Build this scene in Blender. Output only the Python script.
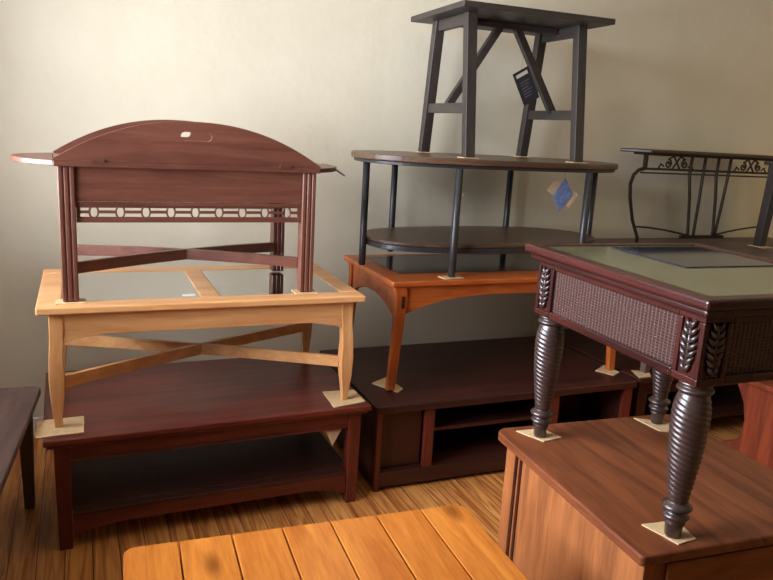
import bpy, bmesh, math, random
from mathutils import Vector, Matrix
random.seed(7)
S = bpy.context.scene
for o in list(bpy.data.objects): bpy.data.objects.remove(o)
COL = S.collection
PI = math.pi

# ------------------------------------------------------------ camera
F_PX, PITCH, ROLL, YAW, CAM_H = 725.4, 0.2190, 0.0568, 0.4067, 1.450
cd = bpy.data.cameras.new('camera'); cam = bpy.data.objects.new('camera', cd); COL.objects.link(cam)
cd.sensor_width = 36; cd.sensor_fit = 'HORIZONTAL'; cd.lens = 36 * F_PX / 773; cd.clip_start = .05
fw = Vector((math.sin(YAW)*math.cos(PITCH), math.cos(YAW)*math.cos(PITCH), -math.sin(PITCH)))
rt = Vector((math.cos(YAW), -math.sin(YAW), 0)); up = rt.cross(fw)
r2 = math.cos(ROLL)*rt + math.sin(ROLL)*up; u2 = -math.sin(ROLL)*rt + math.cos(ROLL)*up
m = Matrix((r2, u2, -fw)).transposed().to_4x4(); m.translation = (0, 0, CAM_H)
cam.matrix_world = m
S.camera = cam

# ------------------------------------------------------------ light and exposure
S.view_settings.view_transform = 'Standard'; S.view_settings.look = 'None'
S.view_settings.gamma = 1; S.view_settings.use_curve_mapping = False
S.view_settings.exposure = 0.0
w = bpy.data.worlds.new('world'); S.world = w; w.use_nodes = True
bg = w.node_tree.nodes['Background']; bg.inputs[0].default_value = (.75, .87, 1, 1); bg.inputs[1].default_value = 2.0
WX = -.96                      # plane of the left wall
WIN = (1.10, 2.95, 1.02, 2.40)   # y0, y1, z0, z1 of the window opening in it
BACK = 3.40
def area(name, loc, rot, sx, sy, power, col):
    l = bpy.data.lights.new(name, 'AREA'); l.shape = 'RECTANGLE'; l.size = sx; l.size_y = sy
    l.energy = power; l.color = col
    o = bpy.data.objects.new(name, l); COL.objects.link(o); o.location = loc; o.rotation_euler = rot
    return o
area('daylight_left_window', (WX-.16, (WIN[0]+WIN[1])/2, (WIN[2]+WIN[3])/2), (0, -PI/2, 0), WIN[3]-WIN[2], WIN[1]-WIN[0], 262, (.90, .93, 1.06))
area('warm_fill_light', (4.9, 1.2, 2.60), (0, 0, 0), .3, .3, 9, (1, .78, .16))  # unseen warm fill, added to tint the right of the back wall

# ------------------------------------------------------------ materials
def lin(c):
    return tuple(((v/255)/12.92 if v/255 <= .04045 else ((v/255+.055)/1.055)**2.4) for v in c) + (1,)
def new_mat(name):
    mt = bpy.data.materials.new(name); mt.use_nodes = True
    nt = mt.node_tree; b = nt.nodes['Principled BSDF']
    return mt, nt, b
def plain(name, c, rough=.5, metal=0, bump=0, bscale=60, spec=.5, vary=.0):
    mt, nt, b = new_mat(name)
    b.inputs['Roughness'].default_value = rough; b.inputs['Metallic'].default_value = metal
    b.inputs['Specular IOR Level'].default_value = spec
    tc = nt.nodes.new('ShaderNodeTexCoord'); n = nt.nodes.new('ShaderNodeTexNoise')
    n.inputs['Scale'].default_value = bscale; n.inputs['Detail'].default_value = 4
    nt.links.new(tc.outputs['Object'], n.inputs['Vector'])
    rp = nt.nodes.new('ShaderNodeValToRGB'); L = lin(c)
    rp.color_ramp.elements[0].color = tuple(v*(1-vary) for v in L[:3])+(1,)
    rp.color_ramp.elements[1].color = tuple(min(1, v*(1+vary)) for v in L[:3])+(1,)
    rp.color_ramp.elements[0].position = .3; rp.color_ramp.elements[1].position = .7
    nt.links.new(n.outputs['Fac'], rp.inputs['Fac']); nt.links.new(rp.outputs['Color'], b.inputs['Base Color'])
    if bump:
        bp = nt.nodes.new('ShaderNodeBump'); bp.inputs['Strength'].default_value = bump; bp.inputs['Distance'].default_value = .01
        nt.links.new(n.outputs['Fac'], bp.inputs['Height']); nt.links.new(bp.outputs['Normal'], b.inputs['Normal'])
    return mt
def wood(name, light, dark, axis='X', rough=.32, grain=1.0, coat=.0, contrast=1.0, spec=.5, knots=False):
    """long fibres along axis, broad cathedral bands and fine pores"""
    mt, nt, b = new_mat(name); N = nt.nodes; K = nt.links
    tc = N.new('ShaderNodeTexCoord'); mp = N.new('ShaderNodeMapping')
    sc = {'X': (.9, 9, 9), 'Y': (9, .9, 9), 'Z': (9, 9, .9)}[axis]
    mp.inputs['Scale'].default_value = tuple(v*grain for v in sc)
    K.new(tc.outputs['Object'], mp.inputs['Vector'])
    n1 = N.new('ShaderNodeTexNoise'); n1.inputs['Scale'].default_value = 1.6; n1.inputs['Detail'].default_value = 5; n1.inputs['Distortion'].default_value = 1.3
    K.new(mp.outputs['Vector'], n1.inputs['Vector'])
    mp2 = N.new('ShaderNodeMapping'); mp2.inputs['Scale'].default_value = tuple(v*grain*6 for v in sc)
    K.new(tc.outputs['Object'], mp2.inputs['Vector'])
    n2 = N.new('ShaderNodeTexNoise'); n2.inputs['Scale'].default_value = 2.5; n2.inputs['Detail'].default_value = 3
    K.new(mp2.outputs['Vector'], n2.inputs['Vector'])
    mx = N.new('ShaderNodeMath'); mx.operation = 'MULTIPLY_ADD'; mx.inputs[1].default_value = .35
    K.new(n2.outputs['Fac'], mx.inputs[0]); K.new(n1.outputs['Fac'], mx.inputs[2])
    rp = N.new('ShaderNodeValToRGB'); e = rp.color_ramp.elements
    e[0].position = .68-.18/contrast; e[1].position = .68+.16/contrast
    e[0].color = lin(dark); e[1].color = lin(light)
    K.new(mx.outputs[0], rp.inputs['Fac'])
    col = rp.outputs['Color']
    if knots:
        vo = N.new('ShaderNodeTexVoronoi'); vo.inputs['Scale'].default_value = 1
        mk = N.new('ShaderNodeMapping'); mk.inputs['Scale'].default_value = {'X': (2.4, 6, 1), 'Y': (6, 2.4, 1), 'Z': (6, 6, 2.4)}[axis]
        K.new(tc.outputs['Object'], mk.inputs['Vector']); K.new(mk.outputs['Vector'], vo.inputs['Vector'])
        kr = N.new('ShaderNodeValToRGB'); kr.color_ramp.elements[0].position = .06; kr.color_ramp.elements[1].position = .17
        kr.color_ramp.elements[0].color = (.25, .16, .10, 1); kr.color_ramp.elements[1].color = (1, 1, 1, 1)
        K.new(vo.outputs['Distance'], kr.inputs['Fac'])
        mm = N.new('ShaderNodeMix'); mm.data_type = 'RGBA'; mm.blend_type = 'MULTIPLY'; mm.inputs['Factor'].default_value = .75
        K.new(col, mm.inputs[6]); K.new(kr.outputs['Color'], mm.inputs[7]); col = mm.outputs[2]
    K.new(col, b.inputs['Base Color'])
    b.inputs['Roughness'].default_value = rough; b.inputs['Coat Weight'].default_value = coat; b.inputs['Coat Roughness'].default_value = .15
    b.inputs['Specular IOR Level'].default_value = spec
    bp = N.new('ShaderNodeBump'); bp.inputs['Strength'].default_value = .12; bp.inputs['Distance'].default_value = .002
    K.new(n2.outputs['Fac'], bp.inputs['Height']); K.new(bp.outputs['Normal'], b.inputs['Normal'])
    return mt
WD = {}
def W(kind, axis='X'):
    k = kind+axis
    if k not in WD:
        d = dict(mahogany=((112, 45, 33), (76, 27, 20), .32), butler=((116, 72, 56), (92, 52, 41), .36),
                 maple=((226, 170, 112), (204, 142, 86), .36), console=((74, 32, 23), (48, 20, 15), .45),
                 oak=((196, 106, 48), (158, 74, 28), .33), oval=((104, 78, 58), (72, 52, 40), .36),
                 carved=((68, 29, 24), (42, 18, 15), .26), cabinet=((170, 104, 56), (128, 74, 38), .5),
                 cabinet_shaded=((138, 76, 43), (98, 51, 28), .40), charcoal=((60, 52, 46), (44, 38, 34), .5), dark=((116, 92, 86), (88, 68, 63), .5),  # cabinet top is the same wood, darkened for how the light falls
                 orange=((150, 68, 36), (112, 46, 24), .45), bronze=((74, 54, 34), (52, 38, 25), .4))[kind]
        WD[k] = wood('wood_'+k, d[0], d[1], axis, d[2])
    return WD[k]
PINE = wood('pine_planks', (226, 142, 58), (190, 104, 36), 'Y', .28, 1.0, knots=True)
BLACKGAP = plain('seam_shadow', (60, 28, 10), .7)
CARD = plain('cardboard', (208, 176, 130), .8, bump=.15, bscale=40, vary=.1)
PAPER = plain('paper_white', (222, 220, 212), .6)
TAGB = plain('tag_black', (36, 36, 44), .5)
TAGG = plain('tag_grey_print', (92, 92, 104), .5)
BLUE = plain('tag_blue', (112, 134, 178), .45, bscale=60, vary=.4)
PAPERT = plain('paper_tan', (196, 172, 140), .7)
STRG = plain('string', (150, 135, 120), .8)
METAL = plain('dark_metal', (58, 57, 58), .38, .35, bscale=30, vary=.1)
IRON = plain('wrought_iron', (58, 48, 38), .5, .5, bump=.2, bscale=80, vary=.2)
WHITEP = plain('white_paint', (225, 222, 214), .5)

def glass_mat(name, tint, rough=.02, refl=1.0):
    """thin pane: lets light straight through and mirrors by Fresnel"""
    mt, nt, b = new_mat(name); nt.nodes.remove(b); N = nt.nodes; K = nt.links
    t = N.new('ShaderNodeBsdfTransparent'); t.inputs[0].default_value = tint
    g = N.new('ShaderNodeBsdfGlossy'); g.inputs['Roughness'].default_value = rough
    fr = N.new('ShaderNodeFresnel'); fr.inputs[0].default_value = 1.5
    ml = N.new('ShaderNodeMath'); ml.operation = 'MULTIPLY'; ml.inputs[1].default_value = refl; ml.use_clamp = True
    K.new(fr.outputs[0], ml.inputs[0])
    mx = N.new('ShaderNodeMixShader'); K.new(ml.outputs[0], mx.inputs[0]); K.new(t.outputs[0], mx.inputs[1]); K.new(g.outputs[0], mx.inputs[2])
    K.new(mx.outputs[0], N['Material Output'].inputs['Surface'])
    return mt
GLASS = glass_mat('table_glass', (.82, .88, .84, 1), .03, 3.0)
PANE = glass_mat('window_glass', (.97, .98, .98, 1))

def ridged(name, c1, c2, rough, kind):
    mt, nt, b = new_mat(name); N = nt.nodes; K = nt.links
    tc = N.new('ShaderNodeTexCoord'); mp = N.new('ShaderNodeMapping'); K.new(tc.outputs['Object'], mp.inputs['Vector'])
    def wv(direction, scale, dist=.5):
        v = N.new('ShaderNodeTexWave'); v.bands_direction = direction; v.inputs['Scale'].default_value = scale
        v.inputs['Distortion'].default_value = dist; v.inputs['Detail'].default_value = 1; K.new(mp.outputs['Vector'], v.inputs['Vector']); return v
    if kind == 'weave':
        a = wv('Z', 42, .6); c = wv('Y', 24, .6); d = wv('X', 24, .6)
        m1 = N.new('ShaderNodeMath'); m1.operation = 'MAXIMUM'; K.new(a.outputs['Fac'], m1.inputs[0])
        m2 = N.new('ShaderNodeMath'); m2.operation = 'MULTIPLY'; K.new(c.outputs['Fac'], m2.inputs[0]); K.new(d.outputs['Fac'], m2.inputs[1])
        K.new(m2.outputs[0], m1.inputs[1]); h = m1.outputs[0]
    else:
        a = wv('DIAGONAL', 9, 2.2); h = a.outputs['Fac']
    rp = N.new('ShaderNodeValToRGB'); rp.color_ramp.elements[0].color = lin(c1); rp.color_ramp.elements[1].color = lin(c2)
    K.new(h, rp.inputs['Fac']); K.new(rp.outputs['Color'], b.inputs['Base Color']); b.inputs['Roughness'].default_value = rough
    bp = N.new('ShaderNodeBump'); bp.inputs['Strength'].default_value = .8; bp.inputs['Distance'].default_value = .004
    K.new(h, bp.inputs['Height']); K.new(bp.outputs['Normal'], b.inputs['Normal'])
    return mt
WEAVE = ridged('woven_panel', (44, 26, 22), (78, 48, 40), .5, 'weave')
CARVE = plain('carved_leg', (56, 40, 36), .32, .0, bscale=30, vary=.2, spec=.9)
SLATE = plain('inlay_greenish', (112, 112, 84), .10, spec=.8, bscale=9, vary=.06)
DARKREFLECT = plain('reflection_dark_blue', (34, 40, 52), .05, spec=.9)  # painted tone of the dark reflection in the carved table's top

def wall_mat():
    mt, nt, b = new_mat('plaster_wall'); N = nt.nodes; K = nt.links
    tc = N.new('ShaderNodeTexCoord'); n = N.new('ShaderNodeTexNoise'); n.inputs['Scale'].default_value = 5; n.inputs['Detail'].default_value = 5
    K.new(tc.outputs['Object'], n.inputs['Vector'])
    rp = N.new('ShaderNodeValToRGB'); rp.color_ramp.elements[0].color = lin((214, 204, 178)); rp.color_ramp.elements[1].color = lin((224, 215, 191))
    K.new(n.outputs['Fac'], rp.inputs['Fac']); K.new(rp.outputs['Color'], b.inputs['Base Color'])
    b.inputs['Roughness'].default_value = .75
    n2 = N.new('ShaderNodeTexNoise'); n2.inputs['Scale'].default_value = 14; n2.inputs['Detail'].default_value = 6
    K.new(tc.outputs['Object'], n2.inputs['Vector'])
    bp = N.new('ShaderNodeBump'); bp.inputs['Strength'].default_value = .25; bp.inputs['Distance'].default_value = .008
    K.new(n2.outputs['Fac'], bp.inputs['Height']); K.new(bp.outputs['Normal'], b.inputs['Normal'])
    return mt
WALL = wall_mat()
def floor_mat():
    mt, nt, b = new_mat('floor_boards'); N = nt.nodes; K = nt.links
    tc = N.new('ShaderNodeTexCoord'); sx = N.new('ShaderNodeSeparateXYZ'); K.new(tc.outputs['Object'], sx.inputs[0])
    d = N.new('ShaderNodeMath'); d.operation = 'DIVIDE'; d.inputs[1].default_value = .085; K.new(sx.outputs['X'], d.inputs[0])
    fl = N.new('ShaderNodeMath'); fl.operation = 'FLOOR'; K.new(d.outputs[0], fl.inputs[0])
    fc = N.new('ShaderNodeMath'); fc.operation = 'FRACT'; K.new(d.outputs[0], fc.inputs[0])
    off = N.new('ShaderNodeMath'); off.operation = 'MULTIPLY'; off.inputs[1].default_value = 3.7; K.new(fl.outputs[0], off.inputs[0])
    ya = N.new('ShaderNodeMath'); ya.operation = 'ADD'; K.new(sx.outputs['Y'], ya.inputs[0]); K.new(off.outputs[0], ya.inputs[1])
    cb = N.new('ShaderNodeCombineXYZ'); K.new(sx.outputs['X'], cb.inputs[0]); K.new(ya.outputs[0], cb.inputs[1])
    mp = N.new('ShaderNodeMapping'); mp.inputs['Scale'].default_value = (34, 2.2, 1); K.new(cb.outputs[0], mp.inputs['Vector'])
    n = N.new('ShaderNodeTexNoise'); n.inputs['Scale'].default_value = 1; n.inputs['Detail'].default_value = 4; n.inputs['Distortion'].default_value = 1.6
    K.new(mp.outputs['Vector'], n.inputs['Vector'])
    rp = N.new('ShaderNodeValToRGB'); e = rp.color_ramp.elements; e[0].position = .38; e[1].position = .62
    e[0].color = lin((170, 98, 46)); e[1].color = lin((224, 156, 86)); K.new(n.outputs['Fac'], rp.inputs['Fac'])
    gp = N.new('ShaderNodeMath'); gp.operation = 'GREATER_THAN'; gp.inputs[1].default_value = .035; K.new(fc.outputs[0], gp.inputs[0])
    mx = N.new('ShaderNodeMix'); mx.data_type = 'RGBA'; K.new(gp.outputs[0], mx.inputs['Factor'])
    mx.inputs[6].default_value = lin((60, 32, 16)); K.new(rp.outputs['Color'], mx.inputs[7])
    K.new(mx.outputs[2], b.inputs['Base Color']); b.inputs['Roughness'].default_value = .38
    return mt
FLOOR = floor_mat()

# ------------------------------------------------------------ mesh helpers
class MB:
    def __init__(s): s.bm = bmesh.new()
    def box(s, x0, y0, z0, x1, y1, z1, M=None):
        vs = [s.bm.verts.new(Vector(p) if M is None else M @ Vector(p)) for p in
              [(x0,y0,z0),(x1,y0,z0),(x1,y1,z0),(x0,y1,z0),(x0,y0,z1),(x1,y0,z1),(x1,y1,z1),(x0,y1,z1)]]
        for f in [(0,3,2,1),(4,5,6,7),(0,1,5,4),(1,2,6,5),(2,3,7,6),(3,0,4,7)]: s.bm.faces.new([vs[i] for i in f])
        return s
    def beam(s, a, b, w, h, upv=(0,0,1)):
        """rectangular bar from a to b, w across, h along up"""
        a, b = Vector(a), Vector(b); d = (b-a).normalized(); side = d.cross(Vector(upv)).normalized(); u = side.cross(d)
        ring = []
        for p in (a, b): ring.append([s.bm.verts.new(p+side*sx*w/2+u*sz*h/2) for sx, sz in ((-1,-1),(1,-1),(1,1),(-1,1))])
        for i in range(4): s.bm.faces.new([ring[0][i], ring[0][(i+1)%4], ring[1][(i+1)%4], ring[1][i]])
        s.bm.faces.new(ring[0][::-1]); s.bm.faces.new(ring[1]); return s
    def loft(s, secs):
        """secs: list of (z, [(x,y)...])"""
        rings = [[s.bm.verts.new((x, y, z)) for x, y in pts] for z, pts in secs]
        n = len(rings[0])
        for a, b in zip(rings, rings[1:]):
            for i in range(n): s.bm.faces.new([a[i], a[(i+1)%n], b[(i+1)%n], b[i]])
        s.bm.faces.new(rings[0][::-1]); s.bm.faces.new(rings[-1]); return s
    def ring(s, o, i, z0, z1):
        rc = lambda r, z: [s.bm.verts.new(p) for p in ((r[0], r[1], z), (r[2], r[1], z), (r[2], r[3], z), (r[0], r[3], z))]
        A, B, C_, D = rc(o, z0), rc(o, z1), rc(i, z1), rc(i, z0)
        for k in range(4):
            j = (k+1) % 4
            for a, b in ((A, B), (B, C_), (C_, D), (D, A)): s.bm.faces.new([a[k], a[j], b[j], b[k]])
        return s
    def leg(s, secs):
        """secs: (z, x0, x1, y0, y1)"""
        return s.loft([(z, [(x0,y0),(x1,y0),(x1,y1),(x0,y1)]) for z,x0,x1,y0,y1 in secs])
    def prism(s, pts, a0, a1, axis='z'):
        f = {'z': lambda p,q: (p[0],p[1],q), 'y': lambda p,q: (p[0],q,p[1]), 'x': lambda p,q: (q,p[0],p[1])}[axis]
        A = [s.bm.verts.new(f(p,a0)) for p in pts]; B = [s.bm.verts.new(f(p,a1)) for p in pts]; n = len(pts)
        for i in range(n): s.bm.faces.new([A[i], A[(i+1)%n], B[(i+1)%n], B[i]])
        s.bm.faces.new(A[::-1]); s.bm.faces.new(B); return s
    def strip(s, lower, upper, y0, y1, axis='y'):
        """board between two curves of (u,z) points, thickness along axis"""
        f = (lambda p,q: (p[0],q,p[1])) if axis == 'y' else (lambda p,q: (q,p[0],p[1]))
        L0 = [s.bm.verts.new(f(p,y0)) for p in lower]; L1 = [s.bm.verts.new(f(p,y1)) for p in lower]
        U0 = [s.bm.verts.new(f(p,y0)) for p in upper]; U1 = [s.bm.verts.new(f(p,y1)) for p in upper]
        for i in range(len(lower)-1):
            for q in ([L0[i],L0[i+1],U0[i+1],U0[i]],[L1[i],U1[i],U1[i+1],L1[i+1]],[L0[i],L1[i],L1[i+1],L0[i+1]],[U0[i],U0[i+1],U1[i+1],U1[i]]): s.bm.faces.new(q)
        s.bm.faces.new([L0[0],U0[0],U1[0],L1[0]]); s.bm.faces.new([L0[-1],L1[-1],U1[-1],U0[-1]]); return s
    def tube(s, pts, r, seg=8, closed=False):
        pts = [Vector(p) for p in pts]; n = len(pts); rings = []; up0 = None
        for i, p in enumerate(pts):
            if closed: t = (pts[(i+1)%n]-pts[i-1]).normalized()
            else: t = (pts[min(i+1,n-1)]-pts[max(i-1,0)]).normalized()
            if up0 is None:
                up0 = t.orthogonal().normalized()
            up0 = (up0 - t*up0.dot(t)).normalized(); sd = t.cross(up0)
            rr = r[i] if isinstance(r, (list, tuple)) else r
            rings.append([s.bm.verts.new(p+(math.cos(2*PI*k/seg)*up0+math.sin(2*PI*k/seg)*sd)*rr) for k in range(seg)])
        pr = list(zip(rings, rings[1:]))
        if closed: pr.append((rings[-1], rings[0]))
        for a, b in pr:
            for k in range(seg): f = s.bm.faces.new([a[k], a[(k+1)%seg], b[(k+1)%seg], b[k]]); f.smooth = True
        if not closed: s.bm.faces.new(rings[0][::-1]); s.bm.faces.new(rings[-1])
        return s
    def lathe(s, prof, cx, cy, seg=24, ridges=0, amp=0, twist=0):
        """prof: (z, r, carved 0..1); ridges wind round as a rope carving"""
        rings = []
        for z, r, c in prof:
            ring = []
            for k in range(seg):
                a = 2*PI*k/seg
                rr = r + (c*amp*math.cos(ridges*a+twist*z) if ridges else 0)
                ring.append(s.bm.verts.new((cx+rr*math.cos(a), cy+rr*math.sin(a), z)))
            rings.append(ring)
        for a, b in zip(rings, rings[1:]):
            for k in range(seg): f = s.bm.faces.new([a[k], a[(k+1)%seg], b[(k+1)%seg], b[k]]); f.smooth = True
        s.bm.faces.new(rings[0][::-1]); s.bm.faces.new(rings[-1]); return s
    def build(s, name, mat, parent=None, bevel=0, loc=None, rot=None):
        bmesh.ops.recalc_face_normals(s.bm, faces=s.bm.faces)
        me = bpy.data.meshes.new(name); s.bm.to_mesh(me); s.bm.free(); me.materials.append(mat)
        o = bpy.data.objects.new(name, me); COL.objects.link(o)
        if parent: o.parent = parent
        if loc: o.location = loc
        if rot: o.rotation_euler = rot
        if bevel:
            b = o.modifiers.new('bevel', 'BEVEL'); b.width = bevel; b.segments = 3; b.limit_method = 'ANGLE'; b.angle_limit = .6
            b.harden_normals = False
        return o
def tag(o, label, cat, group=None):
    o['label'] = label; o['category'] = cat
    if group: o['group'] = group
    return o
def thing(name, label, cat, loc, rz=0, group=None):
    o = bpy.data.objects.new(name, None); o.empty_display_size = .1; COL.objects.link(o)
    o.location = loc; o.rotation_euler = (0, 0, rz)
    return tag(o, label, cat, group)
def struct(name, mb, mat, bevel=0):
    o = mb.build(name, mat, None, bevel); o['kind'] = 'structure'; return o
def rrect(x0, y0, x1, y1, r, n=6):
    pts = []
    for cx, cy, a0 in ((x1-r,y0+r,-PI/2),(x1-r,y1-r,0),(x0+r,y1-r,PI/2),(x0+r,y0+r,PI)):
        for k in range(n+1):
            a = a0+PI/2*k/n; pts.append((cx+r*math.cos(a), cy+r*math.sin(a)))
    return pts
def world_of(t, x, y, z=0):
    c, s_ = math.cos(t.rotation_euler.z), math.sin(t.rotation_euler.z)
    return (t.location.x+c*x-s_*y, t.location.y+s_*x+c*y, t.location.z+z)
def arch(x0, x1, zend, zmid, n=20, p=2.0):
    """curve low (zend) at both ends and higher (zmid) in the middle"""
    return [(x0+(x1-x0)*i/n, zmid-(zmid-zend)*abs(2*i/n-1)**p) for i in range(n+1)]
def flat(x0, x1, z, n=20): return [(x0+(x1-x0)*i/n, z) for i in range(n+1)]
CT = .003   # cardboard thickness

# ------------------------------------------------------------ the room
RX, FY, CZ = 6.0, -4.0, 2.75
struct('floor', MB().box(WX, FY, -.05, RX, BACK, 0), FLOOR)
struct('ceiling', MB().box(WX, FY, CZ, RX, BACK, CZ+.05), WALL)
struct('wall_back', MB().box(WX-.1, BACK, -.05, RX+.1, BACK+.1, CZ+.05), WALL)
struct('wall_front', MB().box(WX-.1, FY-.1, -.05, RX+.1, FY, CZ+.05), WALL)
struct('wall_right', MB().box(RX, FY, -.05, RX+.1, BACK, CZ+.05), WALL)
y0, y1, z0, z1 = WIN
struct('wall_left', MB().box(WX-.1, FY, -.05, WX, y0, CZ+.05).box(WX-.1, y1, -.05, WX, BACK, CZ+.05)
       .box(WX-.1, y0, -.05, WX, y1, z0).box(WX-.1, y0, z1, WX, y1, CZ+.05), WALL)
wf = MB()
for a in ((y0-.07,z0-.07,y1+.07,z0),(y0-.07,z1,y1+.07,z1+.07),(y0-.07,z0,y0,z1),(y1,z0,y1+.07,z1)): wf.box(WX, a[0], a[1], WX+.02, a[2], a[3])
wf.box(WX-.07, y0, (z0+z1)/2-.02, WX-.03, y1, (z0+z1)/2+.02); wf.box(WX-.07, (y0+y1)/2-.02, z0, WX-.03, (y0+y1)/2+.02, z1)
win = struct('window_1', wf, WHITEP, .004)
MB().box(WX-.052, y0, z0, WX-.048, y1, z1).build('pane', PANE, win)
struct('baseboard_back', MB().box(WX+.016, BACK-.015, 0, RX-.016, BACK, .1), WHITEP, .004)
struct('baseboard_left', MB().box(WX, FY, 0, WX+.015, BACK-.016, .1), WHITEP, .004)

# ------------------------------------------------------------ red mahogany table, bottom of the left stack
def mahogany_table():
    t = thing('coffee_table', 'dark red mahogany coffee table with lower shelf, bottom of the left stack', 'coffee table', (-.134, 2.383, 0), .022)
    w_, d, H = 1.139, .694, .415
    MB().box(0, 0, H-.022, w_, d, H).box(.010, .010, H-.034, w_-.010, d-.010, H-.022).build('tabletop', W('mahogany'), t, .005)
    i, L = .03, .05
    for x in (i, w_-i-L):
        for y in (i, d-i-L): MB().leg([(0, x+.004, x+L-.004, y+.004, y+L-.004), (.3, x, x+L, y, y+L), (H-.034, x, x+L, y, y+L)]).build('leg', W('mahogany', 'Z'), t, .003)
    a = MB(); q = i+.008
    a.box(i+L, q, H-.095, w_-i-L, q+.02, H-.034).box(i+L, d-q-.02, H-.095, w_-i-L, d-q, H-.034)
    a.box(q, i+L, H-.095, q+.02, d-i-L, H-.034).box(w_-q-.02, i+L, H-.095, w_-q, d-i-L, H-.034)
    a.box(i+L, q-.005, H-.097, w_-i-L, q+.004, H-.089)
    a.build('apron', W('mahogany'), t, .002)
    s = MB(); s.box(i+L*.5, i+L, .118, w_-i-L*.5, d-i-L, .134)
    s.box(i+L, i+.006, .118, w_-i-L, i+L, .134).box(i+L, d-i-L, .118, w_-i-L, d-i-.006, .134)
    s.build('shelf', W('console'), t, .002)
    r = MB(); xs0, xs1 = i+L, w_-i-L
    def low(a, b, n=30):
        out = []
        for k in range(n+1):
            u = k/n; e = min(u, 1-u)*(b-a); out.append((a+(b-a)*u, .045+.030*min(1, e/.14)**.7))
        return out
    lo = low(xs0, xs1); hi = [(x, .118) for x, z in lo]
    r.strip(lo, hi, q, q+.018).build('shelf_rail', W('mahogany'), t)
    MB().strip(lo, hi, d-q-.018, d-q).build('shelf_rail', W('mahogany'), t)
    return t
mahogany_table()

# ------------------------------------------------------------ pale maple glass-top table
def bulged_leg(mb, x0, y0, L, H, sx, sy):
    """square leg that swells outward then tapers to the foot; sx, sy point outward"""
    secs = []
    for z, out, inn in ((0, -.008, -.013), (.03, -.006, -.012), (.10, .001, -.004), (.17, .004, .000), (.24, .002, -.003), (.31, -.003, .000), (H*.85, -.003, .004), (H, -.003, .004)):
        ex0, ex1 = (x0-out if sx < 0 else x0-inn), (x0+L+inn if sx < 0 else x0+L+out)
        ey0, ey1 = (y0-out if sy < 0 else y0-inn), (y0+L+inn if sy < 0 else y0+L+out)
        secs.append((z, ex0, ex1, ey0, ey1))
    return mb.leg(secs)
def cross_stretcher(t, p, zc, mat, h, arc):
    """two flat bars crossing between opposite legs, slightly curved"""
    (ax, ay), (bx, by), (cx, cy), (dx, dy) = p
    for (qa, qb, o) in (((ax, ay), (cx, cy), 0), ((bx, by), (dx, dy), 1)):
        m_ = MB(); n = 14; prev = None
        dv = Vector((qb[0]-qa[0], qb[1]-qa[1], 0)); nn = Vector((-dv.y, dv.x, 0)).normalized()
        ring = []
        for k in range(n+1):
            u = k/n; c = Vector((qa[0], qa[1], 0))+dv*u; zz = zc+arc*(1-(2*u-1)**2)
            hh = h*.5
            if o and abs(u-.5) < .04: hh = h*.5
            ring.append([m_.bm.verts.new((c.x+nn.x*s1*.009, c.y+nn.y*s1*.009, zz+s2*hh)) for s1, s2 in ((-1,-1),(1,-1),(1,1),(-1,1))])
        for a, b in zip(ring, ring[1:]):
            for i in range(4): m_.bm.faces.new([a[i], a[(i+1)%4], b[(i+1)%4], b[i]])
        m_.bm.faces.new(ring[0][::-1]); m_.bm.faces.new(ring[-1])
        m_.build('stretcher', mat, t, .0015)
def maple_table():
    t = thing('coffee_table', 'pale maple coffee table with two glass panes and crossed stretchers, middle of the left stack', 'coffee table', (-.140, 2.441, .415+CT), -.003)
    w_, d, H = 1.110, .639, .424-CT
    tt = MB(); T = .024; fr, sd, ct = .085, .075, .07; z0, z1 = H-T, H
    tt.box(0, 0, z0, w_, fr, z1).box(0, d-fr, z0, w_, d, z1).box(0, fr, z0, sd, d-fr, z1).box(w_-sd, fr, z0, w_, d-fr, z1)
    tt.box(w_/2-ct/2, fr, z0, w_/2+ct/2, d-fr, z1)
    tt.build('tabletop', W('maple'), t, .005)
    for a, b in ((sd, w_/2-ct/2), (w_/2+ct/2, w_-sd)):
        MB().box(a, fr, z1-.007, b, d-fr, z1-.002).build('glass_pane', GLASS, t)
    L, i = .044, .032
    P = [(i, i, -1, -1), (w_-i-L, i, 1, -1), (w_-i-L, d-i-L, 1, 1), (i, d-i-L, -1, 1)]
    for x, y, sx, sy in P:
        m_ = MB(); bulged_leg(m_, x, y, L, H-T, sx, sy); m_.build('leg', W('maple', 'Z'), t, .003)
    a = MB(); q = i+.006; AH = .088
    lo = [(x, z) for x, z in [(i+L+(w_-2*i-2*L)*k/40, H-T-AH-.018+.026*min(1, min(k, 40-k)/40*(w_-2*i-2*L)/.13)**.6) for k in range(41)]]
    hi = [(x, H-T) for x, z in lo]
    a.strip(lo, hi, q, q+.018); a.strip(lo, hi, d-q-.018, d-q)
    lo = [(i+L+(d-2*i-2*L)*k/20, H-T-AH) for k in range(21)]; hi = [(x, H-T) for x, z in lo]
    a.strip(lo, hi, q, q+.018, 'x'); a.strip(lo, hi, w_-q-.018, w_-q, 'x')
    a.build('apron', W('maple'), t, .002)
    e = i+L-.004
    cross_stretcher(t, [(e, e), (w_-e, e), (w_-e, d-e), (e, d-e)], .150, W('maple'), .042, .006)
    return t
T2 = maple_table(); Z2 = .415+.424

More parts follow.
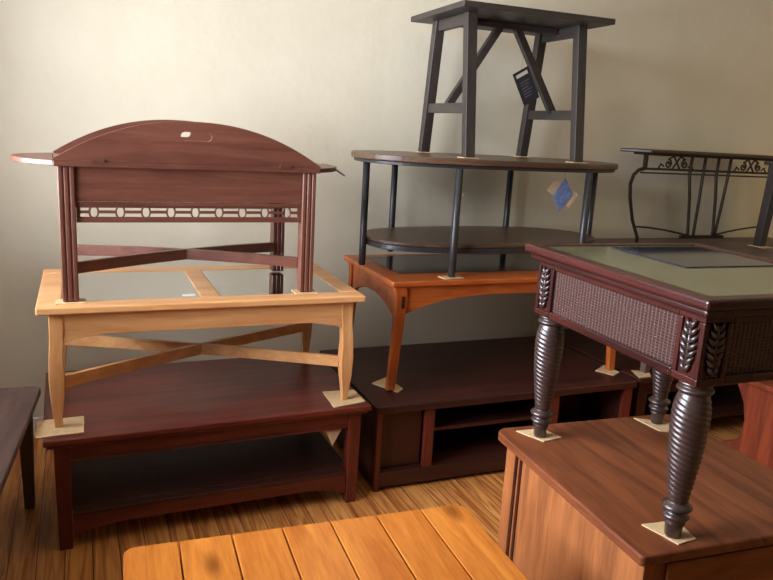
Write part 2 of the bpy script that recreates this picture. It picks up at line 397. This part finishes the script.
# ------------------------------------------------------------ butler tray table
def butler_table():
    t = thing('butler_table', 'reddish brown butler tray table with raised arched flap, top of the left stack', 'coffee table', (-.062, 2.496, Z2+CT), .022)
    w_, d, H = .850, .437, .458-CT
    L = .052; TT = .018; zt = H-TT
    for x in (0, w_-L):
        for y in (0, d-L):
            m_ = MB()
            for k in range(3):     # three reeds on each post
                m_.box(x+k*L/3+.0012, y+.002, .002, x+(k+1)*L/3-.0012, y+L-.002, zt)
            m_.box(x+.004, y+.005, 0, x+L-.004, y+L-.005, zt)
            m_.build('leg', W('butler', 'Z'), t, .004)
    a = MB(); x0, x1 = L, w_-L
    for y in (.010, d-.026): a.box(x0, y, zt-.110, x1, y+.016, zt)
    for x in (.010, w_-.026): a.box(x, L, zt-.110, x+.016, d-L, zt)
    a.build('apron', W('butler'), t, .0015)
    # pierced fretwork band: rails, a mid bar and rings
    for y, rear in ((.014, 0), (d-.022, 1)):
        f = MB(); zb_, zu = zt-.178, zt-.112
        f.box(x0, y-.003, zb_, x1, y+.011, zb_+.012).box(x0, y-.003, zu-.010, x1, y+.011, zu)
        f.box(x0, y, zb_+.012, x0+.012, y+.008, zu-.01).box(x1-.012, y, zb_+.012, x1, y+.008, zu-.01)
        zm = (zb_+zu)/2+.001; hh = (zu-zb_-.022)/2; n = 9; p = (x1-x0-.024)/n
        f.box(x0+.012, y+.001, zm+hh*.74, x1-.012, y+.007, zu-.0095).box(x0+.012, y+.001, zb_+.0115, x1-.012, y+.007, zm-hh*.74)
        for k in range(n):
            cx = x0+.012+p*(k+.5+.0)
            xa, xb = x0+.012+p*k, x0+.012+p*(k+1)
            f.box(xa, y, zm-.0045, cx-.0125, y+.008, zm+.0045); f.box(cx+.0125, y, zm-.0045, xb, y+.008, zm+.0045)
            f.tube([(cx+.0135*math.cos(2*PI*j/12), y+.004, zm+(hh-.001)*math.sin(2*PI*j/12)) for j in range(12)], .0032, 6, True)
        f.build('fretwork', W('butler'), t)
    e = L-.004
    cross_stretcher(t, [(e, e), (w_-e, e), (w_-e, d-e), (e, d-e)], .105, W('butler'), .038, .008)
    MB().box(-.010, -.008, zt, w_+.010, d+.008, H).build('tray', W('butler'), t, .003)
    # raised flaps, front and rear, each with a hand slot
    def seg(n=48):
        out = []
        for k in range(n+1):
            u = -1+2*k/n; out.append((w_/2+u*(w_/2+.010), .134*(1-abs(u)**2.15)+.004))
        return out
    for y in (-.007, d-.011):
        f = MB(); top = seg(); cx0, cx1, zc0, zc1 = w_/2-.050, w_/2+.052, .076, .104
        zb = H+.001
        def clip(a, b): return [(x, z) for x, z in top if a <= x <= b]
        xs = [x for x, z in top]
        def zt_(x):
            u = (x-w_/2)/(w_/2+.010); return .134*max(0, 1-abs(u)**2.15)+.004
        def piece(a, b, za=None, zb2=None, n=24):
            P = [a+(b-a)*k/n for k in range(n+1)]
            f.strip([(x, zb+(za or 0)) for x in P], [(x, zb+(zb2 if zb2 is not None else zt_(x))) for x in P], y, y+.018)
        piece(-.010, cx0); piece(cx1, w_+.010); piece(cx0, cx1, 0, zc0); piece(cx0, cx1, zc1, None)
        # rounded ends of the slot
        for xx, sg in ((cx0, 1), (cx1, -1)):
            r = (zc1-zc0)/2; zm = (zc0+zc1)/2
            for s2 in (1, -1):
                pts = [(xx, zb+zm+s2*r)] + [(xx+sg*r*(1-math.cos(q)), zb+zm+s2*r*math.sin(q)) for q in [PI/2*k/5 for k in range(6)]]
                f.prism(pts, y, y+.018, 'y')
        f.build('raised_flap', W('butler'), t)
    for sg, xe in ((-1, -.011), (1, w_+.011)):
        n = 28; pts = [(xe, -.006)]
        for k in range(n+1):
            u = -1+2*k/n; pts.append((xe+sg*.125*(1-abs(u)**2.2), d/2+u*(d/2+.006)))
        pts.append((xe, d+.006))
        P2 = []
        for p_ in pts:
            if not P2 or (Vector(p_)-Vector(P2[-1])).length > 1e-4: P2.append(p_)
        MB().prism(P2, H-.016, H, 'z').build('side_flap', W('butler', 'Y'), t, .002)
    for xh in (.12, w_-.12):
        MB().box(xh-.02, -.012, H-.003, xh+.02, -.0075, H+.008).build('hinge', plain('brass_hinge', (104, 66, 52), .4, .3), t)
    return t
T3 = butler_table()

# ------------------------------------------------------------ dark console with compartments
def console():
    t = thing('media_console', 'low dark brown media console with open shelves, under the oak table in the middle stack', 'console', (1.051, 2.474, 0), -.006)
    w_, d, H = 1.305, .767, .375
    MB().prism(rrect(0, 0, w_, d, .012, 3), H-.034, H).build('tabletop', W('console'), t, .006)
    b = MB(); z0, z1 = .085, H-.034
    b.box(.02, d-.03, .0, w_-.02, d-.02, z1)                                   # back panel
    b.box(.02, .02, 0, .04, d-.03, z1).box(w_-.04, .02, 0, w_-.02, d-.03, z1)   # ends
    b.box(.04, .03, z0-.018, w_-.04, d-.03, z0)                                # floor of the case
    for x in (.245, .855): b.box(x, .04, z0, x+.02, d-.03, z1)
    b.build('case', W('console'), t, .002)
    for x, ww in ((.014, .022), (.228, .042), (.835, .050), (w_-.062, .048)):
        MB().box(x, .014, .083 if x > .02 and x < 1.2 else .0, x+ww, .036, z1).build('post', W('mahogany', 'Z'), t, .002)
    MB().box(.036, .012, .018, w_-.062, .034, .083).build('base_rail', W('console'), t, .003)
    MB().box(.272, .05, .222, .853, d-.03, .238).build('shelf', W('console'), t, .002)
    MB().box(.038, .045, z0+.002, .226, .062, z1-.002).build('door', W('console', 'Z'), t, .002)
    MB().box(.887, .30, z0+.002, w_-.064, .315, z1-.002).build('back_board', W('console', 'Z'), t)
    return t
console()

# ------------------------------------------------------------ oak table with flared legs
def oak_table():
    t = thing('coffee_table', 'orange oak coffee table with arched apron and flared legs, under the grey oval table', 'coffee table', (1.152, 2.614, .375+CT), -.007)
    w_, d, H = 1.272, .616, .473-CT
    T = .024
    MB().prism(rrect(.0, .0, w_, d, .01, 3), H-T, H).build('tabletop', W('oak'), t, .007)
    MB().box(.09, .150, H-.002, w_-.09, d-.06, H+.0008).build('dark_top_panel', plain('dark_glossy_brown', (66, 50, 40), .16, bscale=8, vary=.08), t)  # thin, darker and glossier sheet over most of the oak top
    L = .06
    for sx, x in ((-1, .012), (1, 1.187)):
        for sy, y in ((-1, 0), (1, d)):
            secs = []
            for z, out, wd in ((0, .004, .036), (.1, -.002, .038), (.2, -.008, .040), (.3, -.013, .044), (.38, -.015, .049), (.42, -.011, .053), (H-T, -.003, .055)):
                xa = x-sx*(-out) ; xb = xa-sx*wd
                ya = y-sy*.012; yb = ya-sy*(wd*.75)
                secs.append((z, min(xa, xb), max(xa, xb), min(ya, yb), max(ya, yb)))
            lg = MB().leg(secs).build('leg', W('oak', 'Z'), t, .004)
            if sy < 0:
                cx = x-sx*.044
                MB().box(cx-.007, .0095, .355, cx+.007, .016, .405).build('mortise_plug', W('console', 'Z'), t)
    a = MB(); n = 30; x0, x1 = .060, 1.140
    lo = [(x0+(x1-x0)*k/n, H-T-.048-.078*abs(2*k/n-1)**3.2) for k in range(n+1)]; hi = [(x, H-T) for x, z in lo]
    a.strip(lo, hi, .022, .042); a.strip(lo, hi, d-.042, d-.022)
    y0_, y1_ = .055, d-.055
    lo = [(y0_+(y1_-y0_)*k/n, H-T-.080-.060*abs(2*k/n-1)**2.2) for k in range(n+1)]; hi = [(x, H-T) for x, z in lo]
    a.strip(lo, hi, .034, .054, 'x'); a.strip(lo, hi, 1.133, 1.153, 'x')
    a.build('apron', W('oak'), t, .002)
    return t
T5 = oak_table(); Z5 = .375+.473

# ------------------------------------------------------------ grey oval two tier table
Z6 = 1.345
def oval_table():
    t = thing('oval_table', 'oval two-tier table with brown tops and dark metal legs, below the charcoal table', 'coffee table', (1.770, 2.987, Z5+CT), .028)
    H = Z6-Z5-CT
    def race(a, b, n=20, p=2.6):
        pts = []
        for k in range(n*4):
            q = 2*PI*k/(n*4); c, s_ = math.cos(q), math.sin(q)
            pts.append((a*math.copysign(abs(c)**(2/p), c), b*math.copysign(abs(s_)**(2/p), s_)))
        return pts
    A, B = .662, .345
    MB().prism(race(A, B), H-.026, H).build('tabletop', W('oval'), t, .006)
    rim = MB(); 
    o_, i_ = race(A+.004, B+.004), race(A-.014, B-.014)
    n = len(o_)
    R = [[rim.bm.verts.new((x, y, z)) for x, y in pts] for pts, z in ((o_, H-.0255), (o_, H-.004), (i_, H-.031), (i_, H-.0255))]
    for k in range(n):
        j = (k+1) % n
        rim.bm.faces.new([R[0][k], R[0][j], R[1][j], R[1][k]])
        rim.bm.faces.new([R[2][k], R[2][j], R[0][j], R[0][k]])
    rim.bm.free(); 
    rim = MB(); rim.prism(race(A-.012, B-.012), H-.040, H-.0265); rim.build('top_frame', METAL, t, .002)
    legs = [(-.618, 0), (-.336, -.313), (-.336, .313), (.336, .313), (.336, -.313), (.630, 0)]
    for x, y in legs:
        MB().lathe([(0, .013, 0), (.006, .0165, 0), (H-.041, .0165, 0)], x, y, 8).build('leg', METAL, t)
    zs = .118
    MB().prism(race(.600, .285), zs-.004, zs+.012).build('shelf', W('oval'), t, .004)
    MB().prism(race(.603, .292), zs-.026, zs-.0045).build('shelf_frame', METAL, t, .002)
    return t
T6 = oval_table()

# ------------------------------------------------------------ charcoal stool-height table
def stool():
    t = thing('end_table', 'charcoal painted trestle end table with diagonal braces, topmost of the middle stack', 'end table', (1.827, 3.012, Z6+CT), -.04)
    w_, d, H = .557, .484, .622
    M_ = W('charcoal'); MZ = W('charcoal', 'Z')
    tw, td = .735, .570
    MB().box(-tw/2, -td/2, H-.024, tw/2, td/2, H).build('tabletop', M_, t, .003)
    L = .046; lean = .082
    for sx in (-1, 1):
        for sy in (-1, 1):
            x, y = sx*(w_/2-.004), sy*d/2; yt = y-sy*lean
            MB().loft([(0, [(x-L/2, y-L/2*.9), (x+L/2, y-L/2*.9), (x+L/2, y+L/2*.9), (x-L/2, y+L/2*.9)]),
                       (H-.024, [(x-L/2, yt-L/2), (x+L/2, yt-L/2), (x+L/2, yt+L/2), (x-L/2, yt+L/2)])]).build('leg', MZ, t, .003)
        x = sx*(w_/2-.004); yy = d/2-lean-.024
        MB().box(x-.013, -yy, H-.072, x+.013, yy, H-.024).build('apron', W('charcoal', 'Y'), t, .002)
        ys = d/2-lean*.33-.022
        MB().box(x-.013, -ys, .185, x+.013, ys, .228).build('stretcher', W('charcoal', 'Y'), t, .002)
        MB().beam((x-sx*.002, 0, .222), (sx*.045, 0, H-.045), .034, .030, (0, 1, 0)).build('brace', M_, t, .002)
    MB().box(-w_/2+.03, -.017, H-.052, w_/2-.03, .017, H-.024).build('centre_rail', M_, t, .002)
    return t
T7 = stool()

# ------------------------------------------------------------ cabinet under the carved table
def cabinet():
    t = thing('cabinet', 'low orange-brown cabinet with rounded back corners and a fluted post, beneath the carved glass-top table', 'cabinet', (1.169, 1.130, 0), -.066)
    w_, d, H = .690, .742, .523
    ov = .030
    big, sml = rrect(-.006, 0, w_, d, .042, 8), rrect(-.006, 0, w_, d, .012, 8)
    MB().prism([(a if a[1] > d/2 else b_) for a, b_ in zip(big, sml)], H-.028, H).build('tabletop', W('cabinet_shaded', 'Y'), t, .006)
    b = MB(); b.box(ov+.006, ov+.006, .04, w_-ov-.006, d-ov-.006, H-.028)
    b.build('case', W('cabinet', 'Z'), t, .002)
    for x, y in ((ov, ov), (w_-ov-.055, ov), (ov, d-ov-.055), (w_-ov-.055, d-ov-.055)):
        m_ = MB(); m_.box(x, y, 0, x+.055, y+.055, H-.029)
        m_.build('corner_post', W('cabinet', 'Z'), t, .003)
    for y in (d-ov-.095, d-ov-.068):
        MB().box(ov+.002, y, .05, ov+.012, y+.012, H-.05).build('flute', W('carved', 'Z'), t)
    MB().box(ov-.002, .14, .045, ov+.008, d-.14, .085).build('base_moulding', W('cabinet', 'Y'), t, .003)
    MB().box(.10, ov-.004, .30, w_-.10, ov+.008, H-.050).build('drawer', W('cabinet'), t, .003)
    MB().box(.10, ov-.004, .06, w_-.10, ov+.008, .29).build('door', W('cabinet'), t, .003)
    return t
T9 = cabinet(); Z9 = .523

# ------------------------------------------------------------ carved glass-top end table
def carved_table():
    t = thing('end_table', 'dark carved end table with woven panels and glass top, standing on the orange-brown cabinet', 'end table', (1.219, 1.106, Z9+CT), -.036)
    w_, d, H = .665, .748, .610-CT
    WC = W('carved'); WCY = W('carved', 'Y'); WCZ = W('carved', 'Z')
    rim = .045
    m_ = MB(); z0, z1 = H-.026, H
    m_.ring((0, 0, w_, d), (rim, rim, w_-rim, d-rim), z0, z1)
    m_.build('top_frame', WCY, t, .008)
    m_ = MB(); m_.box(.016, .016, H-.046, w_-.016, d-.016, H-.0265); m_.build('moulding', WCY, t, .007)
    MB().box(rim+.001, rim+.001, H-.020, w_-rim-.001, d-rim-.001, H-.004).build('inlay_band', SLATE, t)
    MB().box(.265, .355, H-.0038, .600, .672, H-.001).build('reflection_plate', DARKREFLECT, t)  # flat plate standing in for a dark reflection in the glass top
    w_ -= .05
    i = .036; A1 = H-.046; A0 = A1-.165; q = .082
    # apron frames and woven panels
    fr = MB()
    for (u0, u1, mk) in ((i+q, d-i-q, 'x'), (i+q, w_-i-q, 'y')):
        for side in (0, 1):
            for (a, b) in ((A1-.018, A1), (A0, A0+.022)):
                if mk == 'x':
                    x = i if side == 0 else w_-i-.03; fr.box(x, u0, a, x+.03, u1, b)
                else:
                    y = i if side == 0 else d-i-.03; fr.box(u0, y, a, u1, y+.03, b)
    fr.build('apron_frame', WCY, t, .004)
    for side in (0, 1):
        x = i+.010 if side == 0 else w_-i-.022
        MB().box(x, i+q, A0+.022, x+.012, d-i-q, A1-.018).build('woven_panel', WEAVE, t)
        y = i+.010 if side == 0 else d-i-.022
        MB().box(i+q, y, A0+.022, w_-i-q, y+.012, A1-.018).build('woven_panel', WEAVE, t)
    for x in (i, w_-i-q):
        for y in (i, d-i-q):
            b = MB(); c = .006
            b.box(x+c, y+c, A0, x+q-c, y+q-c, A1)
            for (a0, a1) in ((A0, A0+.018), (A1-.016, A1)): b.box(x, y, a0, x+q, y+q, a1)
            for ax, ay in ((x, y), (x+q-.014, y), (x, y+q-.014), (x+q-.014, y+q-.014)): b.box(ax, ay, A0+.018, ax+.014, ay+.014, A1-.016)
            blk = b.build('corner_block', WCZ, t, .003)
            # carved acanthus leaf on the two outward faces
            lf = MB(); zc0, zc1 = A0+.024, A1-.022
            ox = x if x == i else x+q; oy = y if y == i else y+q
            sx = 1 if x == i else -1; sy = 1 if y == i else -1
            cy_, cx_ = y+q/2, x+q/2
            for k in range(7):
                zz = zc0+(zc1-zc0)*(k+.2)/7; rr = .022*math.sin(PI*(k+1.2)/8.6)+.004
                for s2 in (-1, 1):
                    lf.tube([(ox+sx*.003, cy_, zz), (ox+sx*.000, cy_+s2*rr*.6, zz+.010), (ox+sx*.003, cy_+s2*rr, zz+.020)], [.006, .0065, .002], 6)
                    lf.tube([(cx_, oy+sy*.003, zz), (cx_+s2*rr*.6, oy, zz+.010), (cx_+s2*rr, oy+sy*.003, zz+.020)], [.006, .0065, .002], 6)
            lf.tube([(ox+sx*.002, cy_, zc0), (ox+sx*.001, cy_, zc1)], .004, 6); lf.tube([(cx_, oy+sy*.002, zc0), (cx_, oy+sy*.001, zc1)], .004, 6)
            lf.build('carved_leaf', CARVE, blk)
            # turned leg
            cx, cy = x+q/2, y+q/2
            if True:
                prof = []
                def P(z, r, c=0): prof.append((z, r, c))
                P(0, .016); P(.004, .019); P(.030, .021); P(.036, .024); P(.042, .025)
                for k in range(9): a = PI*k/8; P(.046+.020*k/8, .022+.010*math.sin(a))
                for k in range(9): a = PI*k/8; P(.068+.024*k/8, .023+.013*math.sin(a))
                P(.094, .022)
                n = 110
                for k in range(n+1):
                    u = k/n; z = .096+u*(A0-.030-.096)
                    r = .0235+.0195*math.sin(PI/2*min(1, u/.80))**1.1
                    if u > .80: r -= .009*((u-.80)/.20)**2
                    P(z, r, min(1, u*12, (1-u)*12))
                for k in range(9): a = PI*k/8; P(A0-.028+.018*k/8, .033+.009*math.sin(a))
                P(A0-.009, .036); P(A0, .040)
                lg = MB(); lg.lathe(prof, cx, cy, 72, 5, .0013, 460); lg.build('leg', CARVE, t)
    return t
T8 = carved_table()

# ------------------------------------------------------------ pine plank table in the foreground
def plank_table():
    t = thing('coffee_table', 'honey pine plank-top table in the foreground, cut off by the bottom edge', 'coffee table', (.012, .637, 0), -.056)
    w_, d, H = .881, 1.0, .451
    n = 7; p = w_/n; g = .0018
    for k in range(n):
        a, b = k*p+(g if k else 0), (k+1)*p-(g if k < n-1 else 0)
        if k in (0, n-1):
            r = .028; pts = []
            R_ = rrect(a, 0, b, d, r, 6)
            if k == 0: pts = [q for q in R_ if q[0] <= a+r+1e-6] + []
            else: pts = [q for q in R_ if q[0] >= b-r-1e-6] + []
            if k == 0: poly = [(b, 0), (b, d)] + pts
            else: poly = pts[0:] + [(a, d), (a, 0)]
            m_ = MB().prism(poly, H-.030, H)
        else: m_ = MB().box(a, 0, H-.030, b, d, H)
        o = m_.build('plank', PINE, t, .0025)
    MB().box(.03, .03, H-.034, w_-.03, d-.03, H-.0305).build('seam_board', BLACKGAP, t)
    for x in (.05, w_-.12):
        for y in (.05, d-.12): MB().leg([(0, x+.008, x+.062, y+.008, y+.062), (H-.14, x, x+.07, y, y+.07), (H-.0345, x, x+.07, y, y+.07)]).build('leg', W('cabinet', 'Z'), t, .004)
    a = MB(); a.box(.12, .06, H-.12, w_-.12, .08, H-.0345).box(.12, d-.08, H-.12, w_-.12, d-.06, H-.0345)
    a.box(.06, .12, H-.12, .08, d-.12, H-.0345).box(w_-.08, .12, H-.12, w_-.06, d-.12, H-.0345)
    a.build('apron', W('cabinet'), t, .002)
    return t
plank_table()

# ------------------------------------------------------------ dark table at the left edge
def left_table():
    t = thing('side_table', 'dark brown table cut off by the left edge of the photo', 'table', (-.842, 1.800, 0), -.088)
    w_, d, H = .60, 1.06, .456
    MB().prism(rrect(0, 0, w_, d, .028, 6), H-.026, H).build('tabletop', W('dark', 'Y'), t, .006)
    for x in (.03, w_-.075):
        for y in (.03, d-.075): MB().leg([(0, x+.006, x+.039, y+.006, y+.039), (H-.12, x, x+.045, y, y+.045), (H-.026, x, x+.045, y, y+.045)]).build('leg', W('dark', 'Z'), t, .003)
    a = MB(); a.box(.075, .035, H-.10, w_-.075, .053, H-.026).box(.075, d-.053, H-.10, w_-.075, d-.035, H-.026)
    a.box(.035, .075, H-.10, .053, d-.075, H-.026).box(w_-.053, .075, H-.10, w_-.035, d-.075, H-.026)
    a.build('apron', W('dark', 'Y'), t, .002)
left_table()

# ------------------------------------------------------------ right-hand stack behind the carved table
def simple_table(name, label, cat, loc, rz, w_, d, H, kind, L=.05, shelf=None, splay=0, T=.028, ap=.07):
    t = thing(name, label, cat, loc, rz)
    MB().prism(rrect(0, 0, w_, d, .012, 3), H-T, H).build('tabletop', W(kind), t, .005)
    i = .025
    for sx, x in ((-1, i), (1, w_-i-L)):
        for sy, y in ((-1, i), (1, d-i-L)):
            MB().leg([(0, x+splay*sx+.004, x+L+splay*sx-.004, y+splay*sy+.004, y+L+splay*sy-.004), (H-T, x, x+L, y, y+L)]).build('leg', W(kind, 'Z'), t, .003)
    a = MB(); q = i+.008
    a.box(i+L, q, H-T-ap, w_-i-L, q+.018, H-T).box(i+L, d-q-.018, H-T-ap, w_-i-L, d-q, H-T)
    a.box(q, i+L, H-T-ap, q+.018, d-i-L, H-T).box(w_-q-.018, i+L, H-T-ap, w_-q, d-i-L, H-T)
    a.build('apron', W(kind), t, .002)
    if shelf: MB().box(i+L*.3, i+L*.3, shelf, w_-i-L*.3, d-i-L*.3, shelf+.018).build('shelf', W(kind), t, .002)
    return t
ZB, ZC = .375, .905
simple_table('coffee_table', 'low dark brown table on the floor behind the cabinet, beside the media console', 'coffee table', (2.385, 2.49, 0), 0, 1.70, .84, ZB, 'console', .06, .10)
simple_table('coffee_table', 'dark table hidden behind the carved table, carrying the wrought iron console', 'coffee table', (2.430, 2.515, ZB+CT), 0, 1.64, .80, ZC-ZB-CT, 'dark', .042)

def iron_table():
    t = thing('iron_table', 'wrought iron console table with scrollwork and thin brown top, against the wall at right', 'console table', (3.320, 3.24, ZC+.001), 0)
    hw, hd, H = .565, .09, 1.417-ZC
    MB().prism([(-hw, .02), (-hw+.10, -hd-.03), (hw-.10, -hd-.03), (hw, .02), (hw-.17, hd+.02), (-hw+.17, hd+.02)], H-.020, H).build('tabletop', W('bronze'), t, .006)
    f = MB(); za = H-.104; xe = .50; y = -hd
    f.beam((-xe, y, za), (xe, y, za), .012, .012); f.beam((-xe, y, H-.026), (xe, y, H-.026), .012, .012)
    f.beam((-xe, y, za-.022), (xe, y, za-.022), .008, .008)
    f.beam((-.40, hd, H-.026), (.40, hd, H-.026), .012, .012)
    for x in (-.40, .40): f.beam((x, -hd, H-.026), (x, hd, H-.026), .012, .012)
    f.build('apron_frame', IRON, t)
    zc = (za+H-.026)/2
    def spiral(cx, cz, r, s1, n=22, turns=1.35):
        return [(cx+s1*r*(1-k/n*.82)*math.cos(2*PI*turns*k/n+PI/2), y, cz+r*(1-k/n*.82)*math.sin(2*PI*turns*k/n+PI/2)) for k in range(n+1)]
    for c0 in (-.255, .31):
        s = MB()
        for sg in (-1, 1):
            s.tube(spiral(c0+sg*.060, zc-.008, .025, sg), .0055, 6)
            s.tube([(c0+sg*.060, y, zc+.017), (c0+sg*.025, y, zc+.034), (c0, y, zc+.002), (c0-sg*.025, y, zc-.034)], .0055, 6)
            s.tube([(c0+sg*.125, y, zc-.034), (c0+sg*.110, y, zc-.010), (c0+sg*.088, y, zc-.024)], .005, 6)
        s.build('scrollwork', IRON, t)
    for sg in (-1, 1):
        MB().beam((sg*.475, y, za), (sg*.475, y, H-.026), .018, .018, (0, 1, 0)).build('post', IRON, t)
        pts = [(sg*.48, y, za), (sg*.515, y, za-.008), (sg*.545, y, za-.035), (sg*.560, y, za-.085), (sg*.550, y, za-.16), (sg*.515, y, za-.28), (sg*.465, y, .03), (sg*.465, y, 0)]
        MB().tube(pts, .0095, 8).build('leg', IRON, t)
    for xt, xb in ((-.145, -.100), (-.045, -.056), (.056, .092), (.148, .112)):
        MB().tube([(xt, y, H-.03), (xt-.004, y, za-.02), ((xt*.55+xb*.45), y, H*.5), (xb, y, .06), (xb, y, .03)], .0085, 8).build('bar', IRON, t)
    s = MB(); n = 24
    for sg in (-1, 1): s.tube([(sg*(.50-.42*k/n), y, .090-.055*(k/n)**1.6) for k in range(n+1)], .0055, 6)
    s.beam((-.15, y, .030), (.17, y, .030), .022, .018)
    s.build('stretcher', IRON, t)
    return t
iron_table()
T17 = simple_table('side_table', 'dark splay-legged table at the right edge, standing beside the iron console', 'table', (3.570, 2.60, ZC+CT), 0, .44, .42, 1.388-ZC-CT, 'charcoal', .056, None, .018, .02, .05)

def pedestal_table():
    t = thing('pedestal_table', 'red-orange wooden table with curved pedestal end, at the right edge behind the cabinet', 'table', (2.76, 1.80, 0), 0)
    w_, d, H = .95, .62, .44
    MB().prism(rrect(0, 0, w_, d, .02, 4), H-.026, H).build('tabletop', W('orange'), t, .005)
    for x in (.10, w_-.16):
        lo = []
        prof = [(0, .0), (.03, .0), (.05, .03), (.08, .09), (.12, .125), (.20, .13), (.28, .11), (.36, .06), (.414, .01)]
        pts = [(y, z) for z, y in prof] + [(d-y, z) for z, y in prof[::-1]]
        MB().prism(pts, x, x+.06, 'x').build('pedestal', W('orange', 'Z'), t, .006)
    MB().box(.16, d/2-.02, .14, w_-.16, d/2+.02, .22).build('stretcher', W('orange'), t, .003)
    return t
pedestal_table()

# ------------------------------------------------------------ cardboard pads
def pad(label, corners, z, two=False, name='cardboard_pad', th=CT):
    """corners in plan (x,y), a torn piece of corrugated board"""
    pts = [Vector(c) for c in corners]; out = []
    n = len(pts)
    for i in range(n):
        a, b = pts[i], pts[(i+1) % n]; nn = Vector((-(b-a).y, (b-a).x)).normalized()
        for k in range(5):
            out.append(tuple(a+(b-a)*k/5 + (nn*random.uniform(-.0012, .0012) if k else Vector((0, 0)))))
    cen = sum(pts, Vector((0, 0)))/n
    m_ = MB().prism([(x-cen.x, y-cen.y) for x, y in out], 0, th)
    o = m_.build(name, CARD); o.location = (cen.x, cen.y, z)
    return tag(o, label, 'cardboard', 'cardboard pads under furniture legs')
Z1 = .415
pad('cardboard piece under the front left leg of the pale maple table', [(-.157, 2.415), (-.012, 2.424), (-.010, 2.565), (-.158, 2.560)], Z1)
pad('cardboard piece under the front right leg of the pale maple table', [(.856, 2.420), (.992, 2.448), (.992, 2.578), (.864, 2.590)], Z1)
pad('small cardboard piece under the back left leg of the pale maple table', [(-.130, 2.955), (-.005, 2.955), (-.005, 3.045), (-.130, 3.045)], Z1)
def at(T, x, y, z, lab, sx=.05, sy=.04, rot=0.0):
    wx, wy, _ = world_of(T, x, y); c, s_ = math.cos(rot+T.rotation_euler.z), math.sin(rot+T.rotation_euler.z)
    return pad(lab, [(wx+c*a-s_*b, wy+s_*a+c*b) for a, b in ((-sx, -sy), (sx, -sy), (sx, sy), (-sx, sy))], z)
at(T3, .026, .022, Z2, 'small cardboard chip under the front left leg of the butler tray table', .045, .034)
at(T3, .824, .024, Z2, 'small cardboard chip under the front right leg of the butler tray table', .042, .034)
pad('cardboard piece under the front left leg of the oak table', [(1.135, 2.735), (1.200, 2.605), (1.240, 2.640), (1.222, 2.790)], .375)
pad('cardboard piece under the front right leg of the oak table', [(2.245, 2.640), (2.290, 2.560), (2.350, 2.590), (2.345, 2.700)], .375)
at(T6, -.336, -.313, Z5, 'cardboard piece under the front metal leg of the oval table', .048, .030, .1)
at(T7, -.275, -.242, Z6, 'cardboard chip under the front left leg of the charcoal trestle table', .036, .032)
at(T7, -.275, .242, Z6, 'cardboard chip under the back left leg of the charcoal trestle table', .040, .032)
at(T7, .275, -.242, Z6, 'cardboard chip under the front right leg of the charcoal trestle table', .038, .032)
at(T7, .275, .242, Z6, 'cardboard chip under the back right leg of the charcoal trestle table', .034, .030)
pad('cardboard piece under the left leg of the carved glass-top table', [(1.270, 1.830), (1.310, 1.735), (1.385, 1.745), (1.365, 1.825)], Z9, th=.003)
pad('torn cardboard piece under the nearest leg of the carved glass-top table', [(1.262, 1.245), (1.285, 1.145), (1.345, 1.150), (1.365, 1.235)], Z9)
pad('cardboard piece under the far back leg of the carved glass-top table', [(1.735, 1.815), (1.745, 1.70), (1.80, 1.67), (1.835, 1.745)], Z9)
pad('cardboard scrap under the dark leg beside the console end', [(2.39, 2.50), (2.46, 2.50), (2.50, 2.56), (2.43, 2.60)], ZB)
pad('yellowish cardboard piece under the dark table leg at the right edge', [(3.560, 2.92), (3.65, 2.92), (3.66, 3.02), (3.57, 3.03)], ZC)

# ------------------------------------------------------------ tags and small papers
def hang_tag():
    t = thing('price_tag', 'black hang tag tilted on the diagonal brace of the charcoal trestle table', 'tag', (1.852, 2.86, 1.668), 0)
    g = MB(); wd, hh = .088, .150
    M_ = Matrix.Rotation(-.52, 4, 'Y')
    g.box(-wd/2, -.001, -hh/2, wd/2, .001, hh/2-.028, M_).box(-wd/2, -.001, hh/2-.012, wd/2, .001, hh/2, M_)
    g.box(-wd/2, -.001, hh/2-.028, -wd/2+.012, .001, hh/2-.012, M_).box(wd/2-.012, -.001, hh/2-.028, wd/2, .001, hh/2-.012, M_)
    g.build('card', TAGB, t)
    l = MB()
    for k in range(6): l.box(-.026, -.0016, .020-k*.013, .026-(k % 3)*.008, -.001, .024-k*.013, M_)
    l.build('print_lines', TAGG, t)
    p = M_ @ Vector((0, 0, hh/2-.006)); MB().tube([tuple(p), (p.x+.02, .02, p.z+.06), (p.x+.03, .045, p.z+.075)], .001, 5).build('string', STRG, t)
hang_tag()
def blue_tag():
    t = thing('price_tag', 'blue diamond-shaped tag with tan paper hanging under the oval table top', 'tag', (2.025, 2.74, 1.198), 0)
    MB().prism([(.002, .080), (.052, .005), (-.012, -.076), (-.055, -.004)], -.0012, 0, 'y').build('blue_card', BLUE, t)
    MB().prism([(-.090, .022), (-.050, .070), (.086, .006), (.040, -.060)], .0006, .0016, 'y').build('tan_paper', PAPERT, t)
    MB().tube([(.003, 0, .070), (.0, .0, .10), (.002, .0, Z6-1.20-.030)], .001, 5).build('string', STRG, t)
blue_tag()
def corner_paper():
    o = MB().prism([(-.042, .052), (.050, .060), (-.002, -.040)], 0, .0015, 'y').build('paper_tag', PAPERT)
    o.location = (.868, 2.452, .285); tag(o, 'greyish paper corner hanging below the apron of the dark red mahogany table', 'tag')
corner_paper()
def string_tag():
    t = thing('price_tag', 'thin tag on a string off the right end of the butler tray table', 'tag', (.905, 2.73, 1.292), 0)
    MB().tube([(-.035, 0, .012), (-.01, 0, .010), (.018, 0, -.006)], .0012, 5).build('string', STRG, t)
    MB().beam((.018, 0, -.006), (.062, 0, -.034), .030, .0025, (0, 0, 1)).build('card', TAGG, t)
string_tag()
o = MB().box(-.022, -.016, 0, .022, .016, .0008).build('sticker', PAPER); o.location = (.345, 2.560, Z2-.0019)
tag(o, 'small white paper label on the glass of the pale maple table', 'sticker')
